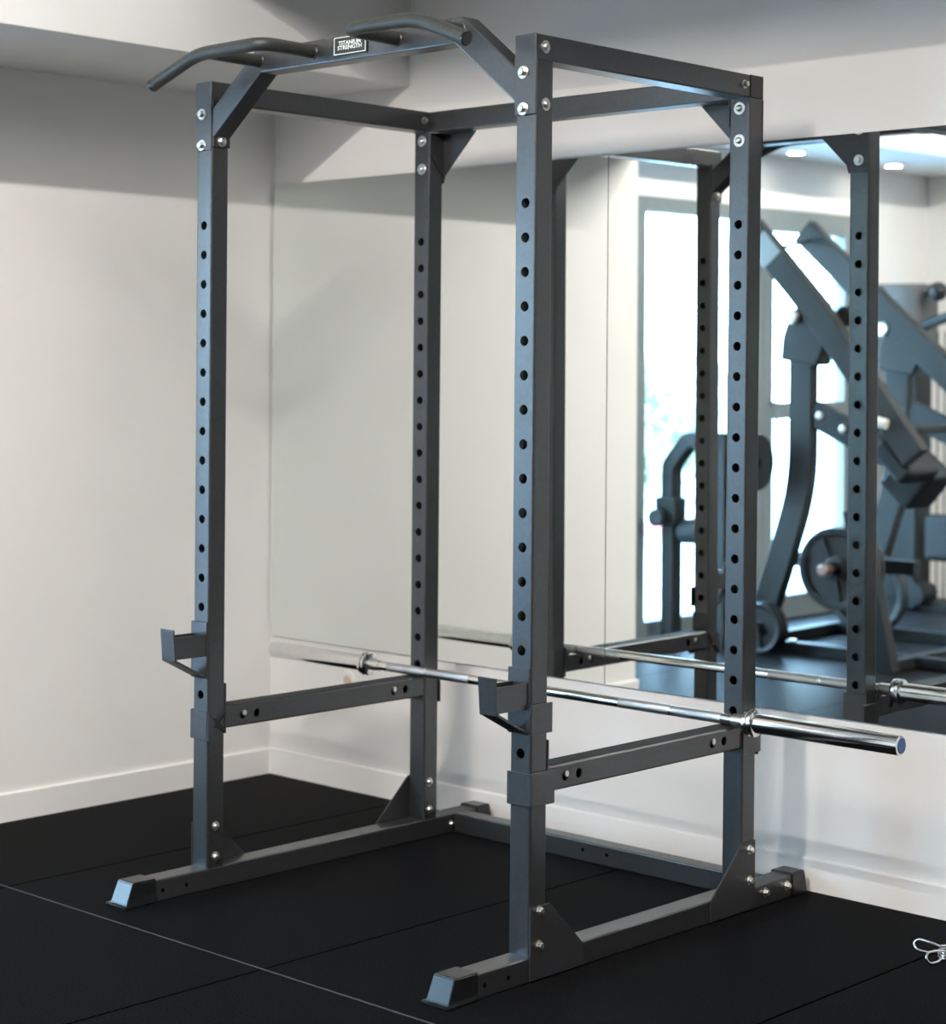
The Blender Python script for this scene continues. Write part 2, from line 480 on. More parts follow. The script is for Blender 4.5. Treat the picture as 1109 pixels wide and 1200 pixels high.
for cx, s in ((0, 1), (W, 1)):
    bolt(rack, (cx + s*h, 0.0 if cx else 0.0, 2.134), (s, 0, 0), dome=True) if cx else None
    bolt(rack, (cx + s*h, D - .055, 2.135), (s, 0, 0), r=.008, washer=0.011)
bolt(rack, (W + h, 0.002, 2.004), (1, 0, 0), dome=True)
for cx in (0, W):
    for z in (2.078, 1.995): bolt(rack, (cx, D - h, z), (0, -1, 0), r=.009, washer=.0165, dome=True)

# corner gussets at the back
for cx, s in ((0, 1), (W, -1)):
    bm = BM(); yb = D + h
    e = cx - s*h; i = cx + s*h
    prism(bm, [(e, ZR), (i + s*.128, ZR), (i + s*.008, 1.978), (i + s*.002, 1.955), (e, 1.955)], 'y', yb, yb + .004)
    yy0, yy1 = D - h, D + h
    prism(bm, [(yy0, ZR), (yy1 + .002, ZR), (yy1 + .002, 1.975), (yy0, 2.038)], 'x', min(i, i + s*.004), max(i, i + s*.004))
    prism(bm, [(i + s*.004, yy0), (i + s*.118, yb - .004), (i + s*.118, yb + .004), (i + s*.004, yb + .004)], 'z', ZR - .004, ZR - .0004)
    g = link('corner_gusset', bm, 'plate_paint', rack)
    bolt(g, (cx, yb + .004, 1.990), (0, 1, 0)); bolt(g, (cx, yb + .004, 2.075), (0, 1, 0))

# pull-up beam: raised middle with two mitred diagonals
bm = BM()
XA, XB = 0.206, W - 0.206
zb_ = 2.196
path = [(h + .002, 0, 2.066 - .036), (XA, 0, zb_), (XB, 0, zb_), (W - h - .002, 0, 2.066 - .036)]
path = [(h - .012, 0, 2.038), (XA, 0, zb_), (XB, 0, zb_), (W - h + .012, 0, 2.038)]
sweep(bm, path, rrect(0.06, 0.062, 0.004), fixed=(0, 1, 0))
# trim the diagonal ends flush with the uprights
bmesh.ops.bisect_plane(bm, geom=bm.verts[:] + bm.edges[:] + bm.faces[:], plane_co=(h + .0045, 0, 0), plane_no=(-1, 0, 0), clear_outer=True)
bmesh.ops.bisect_plane(bm, geom=bm.verts[:] + bm.edges[:] + bm.faces[:], plane_co=(W - h - .0045, 0, 0), plane_no=(1, 0, 0), clear_outer=True)
bmesh.ops.holes_fill(bm, edges=[e for e in bm.edges if e.is_boundary])
beam = link('pull_up_beam', bm, 'paint', rack)
for cx, s in ((h, 1), (W - h, -1)):
    bm = BM(); box(bm, min(cx, cx + s*.005), max(cx, cx + s*.005), -.031, .031, 1.987, 2.112, .0012, 1)
    pl = link('mounting_plate', bm, 'plate_paint', beam)
    bolt(pl, (cx + s*.005, 0.0, 2.004), (s, 0, 0), r=.011, washer=.016, dome=True)

# multi-grip handles
ZH, YH = 2.199, -0.205
for s, x_in, x_out, x_bend, x_end in ((1, .405, .208, .165, -.005), (-1, W - .405, W - .203, W - .178, W - .030)):
    bm = BM()
    tube(bm, [(x_in, -h + .002, ZH), (x_in, YH, ZH + .001), (x_bend, YH, ZH - .001), (x_end, YH - .002, 2.136)], 0.0172, 0.045, 20)
    tube(bm, [(x_out, -h + .002, ZH - .003), (x_out, YH, ZH - .001)], 0.0165, 0, 20)
    hd = link('pull_up_handle', bm, 'grip', beam, smooth=True)
    d = (Vector((x_end, YH - .002, 2.136)) - Vector((x_bend, YH, ZH - .001))).normalized()
    bm = BM(); lathe(bm, Vector((x_end, YH - .002, 2.136)) - d*.002, d, [(0, .0176), (.005, .0176), (.0065, .015)], 20)
    link('end_cap', bm, 'plastic', hd)
    for xx in (x_in, x_out):
        bm = BM(); lathe(bm, (xx, -h, ZH - .002), (0, -1, 0), [(0, .0188), (.002, .0188), (.003, .0175)], 20); link('weld_collar', bm, 'paint', hd)

# name plate with raised lettering
NX0, NX1, NZ0, NZ1 = 0.484, 0.598, 2.177, 2.2255
bm = BM(); box(bm, NX0, NX1, -h - .0045, -h - .0012, NZ0, NZ1, .001, 1)
npl = link('name_plate', bm, 'badge_black', beam)
bm = BM()
t_ = .0018; y_ = -h - .0052; ins = .0028
for a in ((NX0+ins, NX1-ins, NZ0+ins, NZ0+ins+t_), (NX0+ins, NX1-ins, NZ1-ins-t_, NZ1-ins), (NX0+ins, NX0+ins+t_, NZ0+ins+t_, NZ1-ins-t_), (NX1-ins-t_, NX1-ins, NZ0+ins+t_, NZ1-ins-t_)):
    box(bm, a[0], a[1], y_, y_ + .001, a[2], a[3])
link('border', bm, 'badge_white', npl)
def text_mesh(s, size, cx, y, cz, xs=1.0):
    cu = bpy.data.curves.new('t', 'FONT'); cu.body = s; cu.size = size; cu.extrude = .0005
    cu.align_x = 'CENTER'; cu.align_y = 'CENTER'; cu.resolution_u = 2; cu.offset = 0.0002
    ob = bpy.data.objects.new('t', cu); COL.objects.link(ob)
    dg = bpy.context.evaluated_depsgraph_get(); me = bpy.data.meshes.new_from_object(ob.evaluated_get(dg))
    bm = BM(); bm.from_mesh(me)
    bpy.data.objects.remove(ob); bpy.data.curves.remove(cu); bpy.data.meshes.remove(me)
    bm.transform(Matrix.Translation((cx, y, cz)) @ Matrix.Rotation(PI/2, 4, 'X') @ Matrix.Diagonal((xs, 1, 1, 1)))
    return bm
for s, cz in (('TITANIUM', 2.2070), ('STRENGTH', 2.1955)):
    link('lettering', text_mesh(s, .0145, (NX0 + NX1)/2, y_ + .0004, cz, 1.15), 'badge_white', npl, recalc=False)

# base rails, feet, gusset plates
for cx, s in ((0, -1), (W, 1)):
    bm = BM()
    holes_y = [-0.185, -0.102]
    sq_tube(bm, (cx, -0.225, .029), (cx, 1.092, .029), 0.06, 0.058, 0.004)
    br = link('base_rail', bm, 'paint', rack)
    for yy in holes_y:
        bm = BM(); lathe(bm, (cx + h - .003, yy, .028), (1, 0, 0), [(0, .0055), (.0034, .0055)], 14); link('pin_hole_disc', bm, 'hole_shade', br)  # black disc set on the rail for the shaded inside of a hole
    bm = BM()
    f = lambda x, y, z: (cx + x, y, z)
    yf = -0.232
    rings = [[f(-.036, -.205, .001), f(.036, -.205, .001), f(.040, -.322, .001), f(-.040, -.322, .001)],
             [f(-.036, -.205, .008), f(.036, -.205, .008), f(.040, -.322, .008), f(-.040, -.322, .008)],
             [f(-.0325, -.208, .009), f(.0325, -.208, .009), f(.0325, -.310, .009), f(-.0325, -.310, .009)],
             [f(-.0325, -.210, .061), f(.0325, -.210, .061), f(.0305, -.288, .061), f(-.0305, -.288, .061)],
             [f(-.030, -.212, .0635), f(.030, -.212, .0635), f(.029, -.283, .0635), f(-.029, -.283, .0635)]]
    loft(bm, rings)
    bmesh.ops.bevel(bm, geom=[e for e in bm.edges if e.calc_length() > .02], offset=.0018, segments=2, affect='EDGES')
    link('foot_cap', bm, 'plastic', br)
    bm = BM()
    rings = [[f(-.034, 1.078, .001), f(.034, 1.078, .001), f(.036, 1.150, .001), f(-.036, 1.150, .001)],
             [f(-.0335, 1.078, .060), f(.0335, 1.078, .060), f(.0325, 1.140, .060), f(-.0325, 1.140, .060)],
             [f(-.031, 1.080, .064), f(.031, 1.080, .064), f(.029, 1.136, .064), f(-.029, 1.136, .064)]]
    loft(bm, rings)
    bmesh.ops.bevel(bm, geom=[e for e in bm.edges if e.calc_length() > .02], offset=.0018, segments=2, affect='EDGES')
    link('foot_cap', bm, 'plastic', br)
    xo = cx + s*h
    for poly, yb_ in (([(-.0300, .004), (.170, .004), (.170, .054), (.040, .172), (-.030, .172)], 0.0),
                      ([(D + .028, .004), (D - .172, .004), (D - .172, .058), (D - .038, .178), (D - .028, .183), (D + .028, .183)], D)):
        bm = BM(); prism(bm, poly, 'x', min(xo, xo + s*.004), max(xo, xo + s*.004), .0008)
        g = link('gusset_plate', bm, 'plate_paint', rack)
        for z in (.162, .082): bolt(g, (xo + s*.004, yb_, z), (s, 0, 0), r=.0085, washer=.012)
    if cx == 0:
        for yb_ in (0.0, D - .006):
            for z in (.168, .086): bolt(rack, (h, yb_, z), (1, 0, 0), r=.0095, washer=.013, dome=True)
        bolt(br, (h, 0.962, .028), (1, 0, 0), r=.008, washer=.011, dome=True)
    else:
        for yy in (.951, 1.054): bolt(br, (W + h, yy, .035), (1, 0, 0), r=.0085, washer=.0125)
bm = BM(); sq_tube(bm, (h + .001, 1.006, .029), (W - h - .001, 1.006, .029), 0.06, 0.058, 0.004)
br = link('rear_base_rail', bm, 'paint', rack)
for xx in (.514, .598):
    bm = BM(); lathe(bm, (xx, .976 + .003, .033), (0, -1, 0), [(0, .0055), (.0034, .0055)], 14); link('pin_hole_disc', bm, 'hole_shade', br)

# ------------------------------------------------------------------ J-hooks
def j_hook(cx, s, label):
    """s: side (+1/-1) on which the lower sleeve wraps the upright"""
    t = thing('bar_hook', (cx, -h, 0.57), label, 'bar hook', 'bar hooks on the front uprights')
    yf = -h - .0006
    bm = BM()
    box(bm, cx - .0345, cx + (.0345 if s > 0 else .0290), yf - .005, yf, .567, .637, .001, 1)
    box(bm, cx - .0345, cx + .0280, yf - .005, yf, .636, .718, .001, 1)                # face plate
    for q in (-1, 1):                                                                # slim side flanges
        x0 = cx + q*.0306; x1 = cx + q*.0355
        box(bm, min(x0, x1), max(x0, x1), yf - .002, -h + .010, .636, .716, .0008, 1) if q < 0 else None
        if q == s: box(bm, min(x0, x1), max(x0, x1), yf - .004, h + .012, .567, .636, .0008, 1)    # lower sleeve
    link('bracket', bm, 'paint', t)
    bm = BM()
    prof = [(cx - .024, .627), (cx + .024, .627), (cx + .024, .686), (cx + .0205, .686), (cx + .0205, .658), (cx - .0205, .658), (cx - .0205, .686), (cx - .024, .686)]
    prism(bm, prof, 'y', -.143, yf - .005)
    link('arm', bm, 'paint', t)
    bm = BM()
    prism(bm, [(-.152, .707), (-.147, .707), (-.138, .626), (-.140, .619), (-.145, .622)], 'x', cx - .026, cx + .026, .0006)
    link('lip', bm, 'paint', t)
    bm = BM()
    prism(bm, [(-.143, .624), (-.139, .619), (yf - .005, .568), (yf - .005, .575), (-.139, .626)], 'x', cx - .025, cx + .025, .0006)
    link('strap', bm, 'paint', t)
j_hook(0.0, -1, 'empty grey bar hook on the front upright nearest the left wall')
j_hook(W, 1, 'empty grey bar hook on the front upright nearest the camera')

# ------------------------------------------------------------------ safety bars
SZ0, SZ1 = 0.4275, 0.4862
def safety(cx, s, label):
    t = thing('safety_bar', (cx, D/2, SZ0), label, 'safety bar', 'safety bars between the uprights')
    y0, y1 = h + .006, D - h - .006
    bm = BM()
    prof_r = .004; w2 = .030; x0, x1 = cx - .030, cx + .030; zc = (SZ0 + SZ1)/2
    # box beam with pin holes through the +x and -x sides
    vs = [(x0 + .004, SZ0), (x1 - .004, SZ0), (x1, SZ0 + .004), (x1, SZ1 - .004), (x1 - .004, SZ1), (x0 + .004, SZ1), (x0, SZ1 - .004), (x0, SZ0 + .004)]
    n = len(vs)
    A = [bm.verts.new((p[0], y0, p[1])) for p in vs]; B = [bm.verts.new((p[0], y1, p[1])) for p in vs]
    for i in range(n):
        if i in (2, 6): continue
        bm.faces.new((A[i], A[(i+1) % n], B[(i+1) % n], B[i]))
    bm.faces.new(A); bm.faces.new(B)
    hy = [.098, .150, .700, .752]
    for q, xs in ((1, x1), (-1, x0)):
        holed_strip(bm, lambda u, v, d, q=q, xs=xs: (xs - q*d, u, v), y0, y1, SZ0 + .004, SZ1 - .004, hy, .0118, .004)
    bmesh.ops.remove_doubles(bm, verts=bm.verts, dist=1e-6)
    beam_ = link('beam', bm, 'paint', t)
    for yy in (.098, .700):
        bm = BM(); lathe(bm, (cx + .0225, yy + .006, zc + .004), (1, 0, 0), [(0, .0085), (.0075, .0085), (.009, .006)], 16); link('lock_bolt', bm, 'steel', beam_)
    bm = BM(); box(bm, cx - .0255, cx + .0255, y0 + .004, y1 - .004, SZ1 - .0006, SZ1 + .0010, .0005, 1); link('top_strip', bm, 'matte_black', t)  # thin black strip along the top of the beam
    # end plates
    bm = BM(); box(bm, cx - .031, cx + .031, h + .0008, h + .0058, .414, .549, .0008, 1); link('end_plate', bm, 'plate_paint', t)
    bm = BM(); box(bm, cx - .031, cx + .031, D - h - .0058, D - h - .0008, .414, .508, .0008, 1); link('end_plate', bm, 'plate_paint', t)
    # front saddle wraps the upright
    bm = BM(); yf = -h - .0006
    box(bm, cx - (.0355 if s < 0 else .031), cx + (.0355 if s > 0 else .031), yf - .005, yf, .402, .478, .001, 1)
    xo = cx + s*.0307
    box(bm, min(xo, xo + s*.005), max(xo, xo + s*.005), yf - .003, h + .022, .402, .480, .001, 1)
    xi = cx - s*.0307
    prism(bm, [(yf - .003, .478), (yf - .003, .402), (-.012, .430), (-.012, .452)], 'x', min(xi, xi - s*.005), max(xi, xi - s*.005))
    link('front_saddle', bm, 'paint', t)
    # rear tab
    bm = BM()
    box(bm, min(xo, xo + s*.005), max(xo, xo + s*.005), D - h - .006, D + h + .016, .412, .470, .001, 1)
    box(bm, cx - .0355, cx + .0355, D + h + .0006, D + h + .0056, .405, .500, .001, 1)
    link('rear_saddle', bm, 'paint', t)
    if cx == 0:   # dark triangular latch across the inner face of the front upright
        bm = BM(); zz = .446; xa, xb = h + .0004, h + .0054
        prism(bm, [(-.030, zz + .030), (-.030, zz - .030), (-.014, zz - .012), (-.004, zz - .012), (-.004, zz + .012), (-.014, zz + .012)], 'x', xa, xb)
        prism(bm, [(-.004, zz + .006), (h + .0005, zz + .030), (h + .0005, zz + .022), (.008, zz), (h + .0005, zz - .022), (h + .0005, zz - .030), (-.004, zz - .006)], 'x', xa, xb)
        link('latch', bm, 'matte_black', t)
safety(0.0, -1, 'grey safety bar joining the two rack uprights on the left-wall side')
safety(W, 1, 'grey safety bar joining the two rack uprights on the barbell cap side')

# ------------------------------------------------------------------ barbell
BA = Vector((-0.5980, 0.8160, 0.5030)); BB = Vector((1.5939, 0.7990, 0.5045))
bd = (BB - BA).normalized(); L = (BB - BA).length
bar = thing('barbell', (BA + BB)/2, 'long chrome barbell lying across both safety bars before the mirror', 'barbell')
P_ = lambda a: BA + bd * a
def lt(a, prof, n=32):
    bm = BM(); lathe(bm, P_(a), bd, prof, n); return bm
# shaft: bare centre, knurled hands with smooth rings
sh = link('shaft', lt(.40, [(0, .0140), (L - .80, .0140)], 28), 'chrome', bar, smooth=True)
for a0, a1 in ((.505, .655), (.665, .830), (L - .830, L - .665), (L - .655, L - .505)):
    link('knurling', lt(a0, [(0, .0140), (.001, .01435), (a1 - a0 - .001, .01435), (a1 - a0, .0140)], 28), 'knurl', sh, smooth=True)
for a in (.657, L - .657):
    link('ring', lt(a - .004, [(0, .0139), (.0008, .0146), (.0072, .0146), (.008, .0139)], 28), 'steel', sh, smooth=True)
for side in (0, 1):
    if side == 0: prof = [(.001, .0205), (.003, .0245), (.008, .0250), (.403, .0250)]
    else: prof = [(L - .403, .0250), (L - .008, .0250), (L - .003, .0245), (L - .001, .0205)]
    sl = link('sleeve', lt(0, prof, 40), 'chrome', bar, smooth=True)
    a = .400 if side == 0 else L - .430
    p2 = [(0, .026), (.002, .0335), (.008, .0345), (.012, .0345), (.014, .031), (.018, .031), (.020, .0345), (.026, .0345), (.030, .029)]
    if side == 0: p2 = p2
    link('collar', lt(a, p2, 40), 'chrome', bar, smooth=True)
    link('bushing', lt(.430 if side == 0 else L - .470, [(0, .017), (.040, .0165)], 28), 'steel', bar, smooth=True)
    if side: pe, de = P_(L - .0015), bd
    else: pe, de = P_(.0015), -bd
    bm = BM(); lathe(bm, pe, de, [(0, .0195), (.002, .0190), (.0026, .016)], 28); link('end_cap', bm, 'blue_cap', sl)

# ------------------------------------------------------------------ spring collars on the floor
def spring_clip(C, angs, label):
    """wire spring collar lying flat: coil round a vertical axis, two looped handles"""
    t = thing('spring_clip', (C[0], C[1], 0), label, 'spring clip')
    r = .0030
    bm = BM(); pts = []
    for k in range(0, 109):
        a = angs[0] + 2*PI*k/36
        pts.append((C[0] + .029*math.cos(a), C[1] + .029*math.sin(a), .0035 + .020*k/108))
    tube(bm, pts, r, 0, 10); link('coil', bm, 'chrome', t, smooth=True)
    for i, a in enumerate(angs):
        ca, sa = math.cos(a), math.sin(a)
        q = lambda rr, z, o=0.0: (C[0] + rr*ca - o*sa, C[1] + rr*sa + o*ca, z)
        bm = BM()
        tube(bm, [q(.029, .0235), q(.045, .027), q(.088, .029, -.004), q(.099, .016, 0), q(.088, .0035, .004), q(.055, .0035, .004), q(.038, .012, .002)], r, .012, 10)
        link('handle', bm, 'chrome', t, smooth=True)
spring_clip((1.692, .868), (math.radians(180), math.radians(262)), 'chrome wire spring clip lying on the floor by the mirror wall')

# ------------------------------------------------------------------ gym behind the camera, seen in the mirror
def weight_plate(c, d, r, th, label, spokes=3, name='weight_plate', group='weight plates on the lever machine'):
    t = thing(name, c, label, 'weight plate', group)
    bm = BM(); c = Vector(c); d = Vector(d).normalized()
    prof = [(-th/2, .026), (-th/2, r*.30), (-th/2 + .003, r*.33), (-th/2 + .003, r*.34)]
    # hub, web with hand openings, rim
    lathe(bm, c, d, [(-th/2, .028), (-th/2, r*.28), (-th*.45, r*.30), (th*.45, r*.30), (th/2, r*.28), (th/2, .028), (-th/2, .028)], 40, caps=False)
    lathe(bm, c, d, [(-th/2 + .003, r*.82), (-th/2, r*.85), (-th/2, r*.97), (-th/2 + .006, r), (th/2 - .006, r), (th/2, r*.97), (th/2, r*.85), (th/2 - .003, r*.82), (-th/2 + .003, r*.82)], 48, caps=False)
    lathe(bm, c, d, [(-th*.10, r*.28), (-th*.10, r*.84), (th*.10, r*.84), (th*.10, r*.28), (-th*.10, r*.28)], 48, caps=False)
    s, u = frame_of(d)
    for k in range(spokes):
        a0 = 2*PI*k/spokes + .3; wdt = PI/spokes*.75; m = 8
        pts = [(math.cos(a0 - wdt/2 + wdt*j/m), math.sin(a0 - wdt/2 + wdt*j/m)) for j in range(m + 1)]
        poly = [(x*r*.84, y*r*.84) for x, y in pts] + [(x*r*.27, y*r*.27) for x, y in reversed(pts)]
        A = [bm.verts.new(c + s*x + u*y - d*th*.36) for x, y in poly]; B = [bm.verts.new(c + s*x + u*y + d*th*.36) for x, y in poly]
        bm.faces.new(A); bm.faces.new(B)
        for i in range(len(poly)): bm.faces.new((A[i], A[(i+1) % len(poly)], B[(i+1) % len(poly)], B[i]))
    link('disc', bm, 'iron', t, smooth=True)
    return t

lm = thing('lever_machine', (-1.1, -3.0, 0), 'charcoal plate-loaded lever machine before the window, seen in the mirror', 'gym machine')
def strip(name, pts, w, y0, y1, m='machine', parent=lm, bev=.006):
    """flat bar profile following a polyline in the x-z plane, between y0 and y1"""
    bm = BM(); yc = (y0 + y1)/2
    sweep(bm, [(p[0], yc, p[1]) for p in pts], rrect(abs(y1 - y0), w, min(bev, abs(y1-y0)*.3)), fixed=(0, 1, 0))
    return link(name, bm, m, parent)
leg_c = lambda dx: smooth_path([(-1.215 + dx, 0, 1.47), (-1.215 + dx, 0, .82), (-1.36 + dx, 0, .36), (-1.475 + dx, 0, .04)], .18)
for dx, y0, y1, hy0, hy1, dz in ((0, -2.60, -2.67, -2.57, -2.70, 0), (.055, -3.43, -3.50, -3.40, -3.53, -.05)):
    strip('leg', [(p.x, p.z) for p in leg_c(dx)], .125, y0, y1)
    bm = BM()
    prism(bm, [(-1.31 + dx, 1.435 + dz), (-1.30 + dx, 1.545 + dz), (-1.262 + dx, 1.655 + dz), (-1.215 + dx, 1.70 + dz), (-1.15 + dx, 1.69 + dz), (-1.085 + dx, 1.60 + dz), (-1.07 + dx, 1.50 + dz), (-1.11 + dx, 1.405 + dz), (-1.18 + dx, 1.415 + dz)], 'y', hy1, hy0, .012)
    hs = link('pivot_housing', bm, 'machine', lm)
    bm = BM(); lathe(bm, (-1.232 + dx*.3, hy0, 1.645 + dz), (0, 1, 0), [(0, .036), (.022, .036), (.028, .026)], 24); link('pivot_cap', bm, 'steel', hs)
# lever arms
strip('lever_arm', [(-1.49, 2.085), (-1.135, 1.69), (-.60, .985)], .125, -2.560, -2.630, 'machine')
strip('lever_arm', [(-1.69, 2.12), (-1.40, 1.85), (-.70, 1.21)], .135, -3.385, -3.455, 'machine')
bm = BM(); box(bm, -.07, .07, -2.5605, -2.5580, -.061, .061, .0008, 1)
bm.transform(Matrix.Translation((-1.395, 0, 1.975)) @ Matrix.Rotation(math.radians(49), 4, 'Y')); link('decal', bm, 'decal', lm)
bm = BM(); tube(bm, [(-1.395, -2.62, 1.975), (-1.65, -3.40, 2.065)], .011, 0, 10); link('cross_rod', bm, 'machine_dark', lm)
bm = BM(); lathe(bm, (-1.01, -2.74, 1.645), (0, 1, 0), [(0, .05), (.09, .05), (.1, .04)], 24); link('roller', bm, 'machine_dark', lm)
bm = BM(); tube(bm, [(-.84, -2.62, 1.115), (-.80, -3.0, 1.10), (-.80, -3.60, 1.10)], .022, 0, 14); link('cross_tube', bm, 'machine_dark', lm)
bm = BM(); tube(bm, [(-.87, -2.545, 1.175), (-.72, -2.545, 1.135)], .024, 0, 14); link('hand_grip', bm, 'grip_tan', lm)
# side beams down to the seat, pads
strip('side_beam', [(-1.16, 1.18), (-.74, .985)], .125, -2.61, -2.66, 'machine')
strip('side_beam', [(-1.10, 1.17), (-.70, .995)], .125, -3.44, -3.49, 'machine')
for bx_, bz_ in ((-1.11, 1.165), (-.985, 1.105)):
    bm = BM(); lathe(bm, (bx_, -2.61, bz_), (0, 1, 0), [(0, .022), (.006, .020), (.01, .012)], 16); link('bolt', bm, 'steel', lm)
bm = BM(); box(bm, -.11, .11, -.15, .15, -.045, .045, .02, 3)
bm.transform(Matrix.Translation((-.73, -2.74, .96)) @ Matrix.Rotation(math.radians(45), 4, 'Y')); link('chest_pad', bm, 'pad', lm)
bm = BM(); box(bm, -.10, .10, -.12, .12, -.11, .11, .02, 2)
bm.transform(Matrix.Translation((-.80, -2.98, .86)) @ Matrix.Rotation(math.radians(40), 4, 'Y')); link('seat_carriage', bm, 'machine_dark', lm)
# seat post leaning to the floor, storage horns
strip('post', [(-.80, .74), (-.715, .40), (-.622, .0)], .09, -2.36, -2.43, 'machine_dark')
strip('horn_bar', [(-1.33, .455), (-.66, .455)], .07, -2.70, -2.76, 'machine_dark')
bm = BM(); tube(bm, [(-.935, -2.74, .452), (-.935, -2.40, .452)], .026, 0, 16); hn = link('horn', bm, 'machine_dark', lm)
bm = BM(); lathe(bm, (-.935, -2.40, .452), (0, 1, 0), [(0, .030), (.05, .030), (.06, .022)], 20); link('horn_cap', bm, 'copper', hn)
bm = BM(); tube(bm, [(-1.26, -3.45, .25), (-1.26, -3.25, .25)], .026, 0, 16); link('horn', bm, 'machine_dark', lm)
bm = BM(); tube(bm, [(-1.36, -2.62, .13), (-1.36, -2.45, .13)], .022, 0, 16); link('horn', bm, 'machine_dark', lm)
# floor frame
for y_ in (-2.62, -3.45):
    bm = BM(); sq_tube(bm, (-1.52, y_, .032), (-.30, y_, .032), .06, .06, .006); link('floor_rail', bm, 'machine_dark', lm)
for x_, ys_ in ((-1.50, -2.655), (-.62, -2.37)):
    bm = BM(); sq_tube(bm, (x_, ys_, .034), (x_, -3.415, .034), .06, .055, .006); link('cross_rail', bm, 'machine_dark', lm)
bm = BM(); lathe(bm, (-1.255, -2.62, .062), (0, 0, 1), [(0, .018), (.01, .016)], 14); link('bolt', bm, 'steel', lm)
# plates
for k in range(3):
    weight_plate((-.935, -2.475 - .044*k, .452), (0, 1, 0), .195, .040,
                 ('black spoked weight plate, outermost of three on the machine horn', 'black weight plate, middle of three on the machine horn', 'black weight plate, innermost of three on the machine horn')[k])
weight_plate((-1.255, -3.33, .245), (0, 1, 0), .215, .05, 'large black weight plate low on the far side of the lever machine')
for k in range(2):
    weight_plate((-1.36, -2.49 - .046*k, .130), (0, 1, 0), .122, .042, ('small black weight plate near the floor by the machine leg, outer of two', 'small black weight plate near the floor by the machine leg, inner of two')[k])

# cable tower at the end wall
ct = thing('cable_tower', (-1.72, -4.72, 0), 'dark cable tower with rounded grey head at the end wall, seen in the mirror', 'gym machine')
bm = BM(); box(bm, -1.82, -1.61, -4.78, -4.60, .0, 1.42, .012, 2); link('column', bm, 'machine_dark', ct)
bm = BM()
pts = []
for k in range(13):
    a = PI*k/12; pts.append((-1.755 + .165*math.cos(a), -4.66 + .10*math.sin(a)))
poly = pts + [(-1.92, -4.82), (-1.59, -4.82)]
prism(bm, poly, 'z', 1.42, 1.875, .02); hd = link('head_shroud', bm, 'head', ct)
bm = BM(); box(bm, -1.80, -1.73, -4.5595, -4.548, 1.765, 1.80, .002, 1); link('logo_panel', bm, 'decal', hd)
bm = BM(); tube(bm, [(-1.63, -4.60, 1.60), (-1.52, -4.56, 1.645), (-1.30, -4.50, 1.70)], .030, .05, 14); link('pull_handle', bm, 'machine_dark', ct)
bm = BM(); tube(bm, [(-1.61, -4.70, 1.80), (-1.50, -4.62, 1.82)], .014, 0, 10); kn = link('adjuster_arm', bm, 'machine_dark', ct)
bm = BM(); bmesh.ops.create_uvsphere(bm, u_segments=20, v_segments=12, radius=.055); bmesh.ops.translate(bm, verts=bm.verts, vec=(-1.485, -4.60, 1.825)); link('knob', bm, 'plastic', kn, smooth=True)
for x_ in (-1.545, -1.50):
    bm = BM(); tube(bm, [(x_, -4.72, .06), (x_, -4.72, 1.60)], .004, 0, 8); link('cable', bm, 'machine_dark', ct)
bm = BM(); box(bm, -1.82, -.90, -4.80, -4.62, .0, .05, .008, 2); link('base', bm, 'machine_dark', ct)
bm = BM(); tube(bm, [(-1.60, -4.72, .10), (-1.60, -4.55, .10)], .065, 0, 20); link('roller_pad', bm, 'pad', ct)
bm = BM(); tube(bm, [(-1.42, -4.70, .05), (-1.42, -4.70, .45)], .02, 0, 12); link('pad_post', bm, 'machine_dark', ct)
bm = BM(); box(bm, -1.555, -1.30, -4.68, -4.58, .295, .56, .03, 3); link('knee_pad', bm, 'pad', ct)

ct.location.x -= .065
# tube-framed machine by the left window
tm = thing('cable_station', (-1.65, -2.5, 0), 'teal-grey arched tube frame machine by the left window, seen in the mirror', 'gym machine')
bm = BM(); sweep(bm, smooth_path([(-1.885, -2.5, 0), (-1.885, -2.5, .90), (-1.775, -2.5, 1.035), (-1.575, -2.5, 1.035)], .02, 2), rrect(.085, .075, .008), fixed=(0, 1, 0)); link('arch_frame', bm, 'machine', tm)
bm = BM(); sweep(bm, [(-1.575, -2.5, 0), (-1.575, -2.5, 1.07)], rrect(.075, .055, .008), fixed=(0, 1, 0)); link('post', bm, 'machine', tm)
bm = BM(); sq_tube(bm, (-1.84, -2.5, .03), (-1.60, -2.5, .03), .07, .06, .006); link('floor_rail', bm, 'machine_dark', tm)
bm = BM(); box(bm, -1.945, -1.825, -2.545, -2.44, .60, .74, .008, 2); cg = link('carriage', bm, 'machine', tm)
bm = BM(); lathe(bm, (-1.90, -2.44, .64), (0, 1, 0), [(0, .018), (.03, .018), (.032, .045), (.06, .045), (.065, .036)], 16); link('knob', bm, 'machine', cg)
bm = BM(); lathe(bm, (-1.84, -2.50, .565), (1, 0, .12), [(0, .035), (.03, .06), (.14, .07), (.20, .05), (.25, .04)], 24); link('roller_arm', bm, 'machine_dark', tm)
bm = BM(); tube(bm, [(-1.68, -2.5, 1.0), (-1.65, -2.5, .62)], .004, 0, 8); link('cable', bm, 'machine_dark', tm)
bm = BM(); lathe(bm, (-1.548, -2.50, .935), (1, 0, 0), [(0, .02), (.12, .02), (.12, .138), (.145, .145), (.17, .138), (.17, .02), (.19, .02)], 32); link('disc', bm, 'machine_dark', tm)

